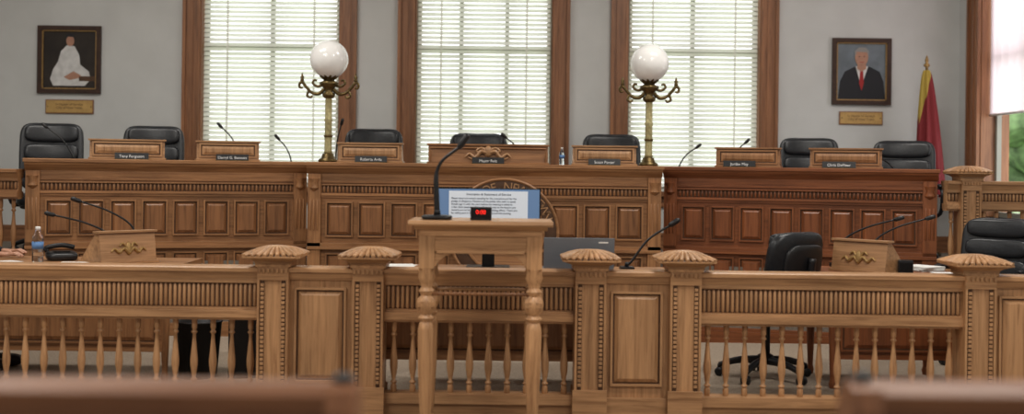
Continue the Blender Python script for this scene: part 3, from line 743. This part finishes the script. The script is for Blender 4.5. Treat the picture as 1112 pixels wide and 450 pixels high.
# ---------------- seated person (left edge) ----------------
def skinned(name,verts,edges,rad,mat,root=0,lv=2,parent=None):
    me=bpy.data.meshes.new(name); me.from_pydata(verts,edges,[]); o=bpy.data.objects.new(name,me); bpy.context.collection.objects.link(o)
    me.materials.append(mat); bpy.context.view_layer.objects.active=o
    o.modifiers.new('skin','SKIN')
    for i,r in enumerate(rad):
        me.skin_vertices[0].data[i].radius=(r if isinstance(r,tuple) else (r,r)); me.skin_vertices[0].data[i].use_root=(i==root)
    s=o.modifiers.new('sub','SUBSURF'); s.levels=lv; s.render_levels=lv
    for m in o.modifiers:
        if m.type=='SKIN': m.use_smooth_shade=True
    if parent: o.parent=parent
    return o
pe=bpy.data.objects.new('seated_person',None); bpy.context.collection.objects.link(pe); pe.location=(-3.98,8.05,WZf)
V=[(0,0,.60),(.02,0,.74),(.03,0,.90),(.03,0,1.03),(.04,0,1.12),
 (.02,-.18,1.02),(.14,-.24,.83),(.42,-.20,.835),(.60,-.18,.80),
 (.02,.18,1.02),(.10,.25,.82),(.36,.18,.80),(.50,.12,.79),
 (.02,-.10,.58),(.45,-.11,.57),(.46,-.11,.12),(.02,.10,.58),(.45,.11,.57),(.46,.11,.12)]
E=[(0,1),(1,2),(2,3),(3,4),(3,5),(5,6),(6,7),(7,8),(3,9),(9,10),(10,11),(11,12),(0,13),(13,14),(14,15),(0,16),(16,17),(17,18)]
Rr=[(.15,.13),(.14,.12),(.15,.12),(.12,.10),(.055,.055),.07,.055,.047,.038,.07,.05,.040,.032,.09,.065,.045,.09,.065,.045]
skinned('clothed_body',V,E,Rr,SUIT,0,2,pe)
def hand(base,d,side,parent,nm):
    bx_,by,bz=base
    vs=[(bx_-.02,by,bz),(bx_+.04,by,bz),(bx_+.085,by,bz-.002)]
    skinned(nm+'_palm',vs,[(0,1),(1,2)],[(.024,.022),(.036,.016),(.038,.013)],SKIN,0,2,parent)
    for i,(dy,L) in enumerate(((-.028,.068),(-.010,.078),(.010,.074),(.027,.058))):
        x=bx_+.08; q=[(x-.02,by+dy*.8,bz),(x+L*.35,by+dy,bz+.010),(x+L*.7,by+dy*1.05,bz+.0),(x+L,by+dy*1.1,bz-.014)]
        skinned(nm+'_finger_%d'%i,q,[(0,1),(1,2),(2,3)],[.010,.0095,.009,.0075],SKIN,0,2,parent)
    q=[(bx_+.02,by+side*.025,bz-.004),(bx_+.055,by+side*.052,bz-.004),(bx_+.085,by+side*.058,bz-.010)]
    skinned(nm+'_thumb',q,[(0,1),(1,2)],[.013,.011,.009],SKIN,0,2,parent)
hand((.62,-.18,.785),1,1,pe,'right_hand'); hand((.52,.12,.785),1,-1,pe,'left_hand')
b=B(); b.tube([(.04,0,1.08),(.05,0,1.22)],[.055,.052],SKIN,14,1)
b.pad((.07,0,1.31),(.19,.155,.235),SKIN,e=.95,nu=16,nv=24); b.pad((.05,0,1.35),(.20,.17,.20),HAIR,e=.95,nu=16,nv=24,rx=0)
b.pad((.165,0,1.30),(.035,.03,.05),SKIN,e=1); b.pad((.15,0,1.25),(.03,.05,.012),P_RED,e=1)
for s in (-1,1):
    b.pad((.153,s*.032,1.325),(.02,.026,.014),P_BLACK,e=1); b.pad((.06,s*.08,1.31),(.035,.02,.06),SKIN,e=1)
b.obj('head',(0,0,0),parent=pe)
b=B()
for s in (-1,1): b.pad((.52,s*.11,.045),(.28,.10,.09),BLACK,e=.7)
b.obj('shoes',(0,0,0),parent=pe)

# ---------------- foreground pews ----------------
def pew(x0,x1,y,ztop):
    b=B()
    b.extrude([(-.045,ztop-.05),(-.05,ztop-.02),(-.03,ztop),(.03,ztop),(.045,ztop-.02),(.04,ztop-.05)],x0,x1,PEW)
    b.box(x0,x1,-.015,.02,.2,ztop-.05,PEW); b.box(x0,x1,-.03,-.015,ztop-.16,ztop-.05,PEW)
    b.box(x0,x1,.0,.45,.42,.46,PEW)
    for x in (x0,x1):
        pts=[(-.06,0),(.47,0),(.47,.60),(.40,.66),(.15,.68),(.07,ztop-.08),(.05,ztop-.02),(0,ztop+.004),(-.05,ztop-.01),(-.06,ztop-.05)]
        b.extrude(pts,x-.03,x+.03,PEW[2])
        b.lathe([(.022,0),(.024,.008),(.012,.018),(.003,.02)],x,0,ztop,BLACK,14)
    n=int((x1-x0)/.45)
    for k in range(n):
        a=x0+.06+(x1-x0-.12)*k/n; c=x0+.06+(x1-x0-.12)*(k+1)/n
        raised_panel(b,a+.03,c-.03,.30,ztop-.19,-.015,PEW)
    b.obj('audience_pew',(0,y,0),0,.003)
YW=2.4
pew(-3.6,WX(376,YW),YW,WZ(200,413,YW)); pew(WX(938,YW),3.6,YW,WZ(1000,415,YW))

# ---------------- lights ----------------
def area(name,x,y,z,sx_,sy_,p,col,rot=(0,0,0)):
    b=B(); b.box(-sx_/2-.04,sx_/2+.04,-sy_/2-.04,sy_/2+.04,.02,.07,WHITE); fo=b.obj('ceiling_light_fixture',(x,y,z))
    l=bpy.data.lights.new(name,'AREA'); l.shape='RECTANGLE'; l.size=sx_; l.size_y=sy_; l.energy=p; l.color=col
    o=bpy.data.objects.new(name,l); bpy.context.collection.objects.link(o); o.parent=fo; o.location=(0,0,0); o.rotation_euler=rot
for x in (-3.2,2.2):
    for y,p in ((1.5,112),(5.2,104),(8.9,80)):
        area('fixture_lamp',x,y,ZC-.09,1.6,.6,p,(1,.96,.90))
sc=bpy.context.scene
w=bpy.data.worlds.new('overcast_sky'); sc.world=w; w.use_nodes=True; nt=w.node_tree; bg=nt.nodes['Background']
bg.inputs['Color'].default_value=(.97,.985,.98,1); bg.inputs['Strength'].default_value=2.6

# ---------------- camera ----------------
cd=bpy.data.cameras.new('camera'); co=bpy.data.objects.new('camera',cd); bpy.context.collection.objects.link(co)
cd.sensor_width=36; cd.lens=F/1112*36; cd.shift_y=-40/1112
c,s=math.cos(ROLL),math.sin(ROLL)
co.matrix_world=Matrix(((c,-s,0,0),(0,0,-1,0),(s,c,0,H),(0,0,0,1)))
cd.dof.use_dof=True; cd.dof.focus_distance=8.8; cd.dof.aperture_fstop=1.1
sc.camera=co
sc.view_settings.view_transform='Standard'; sc.view_settings.look='None'; sc.view_settings.exposure=0.05; sc.view_settings.gamma=.92
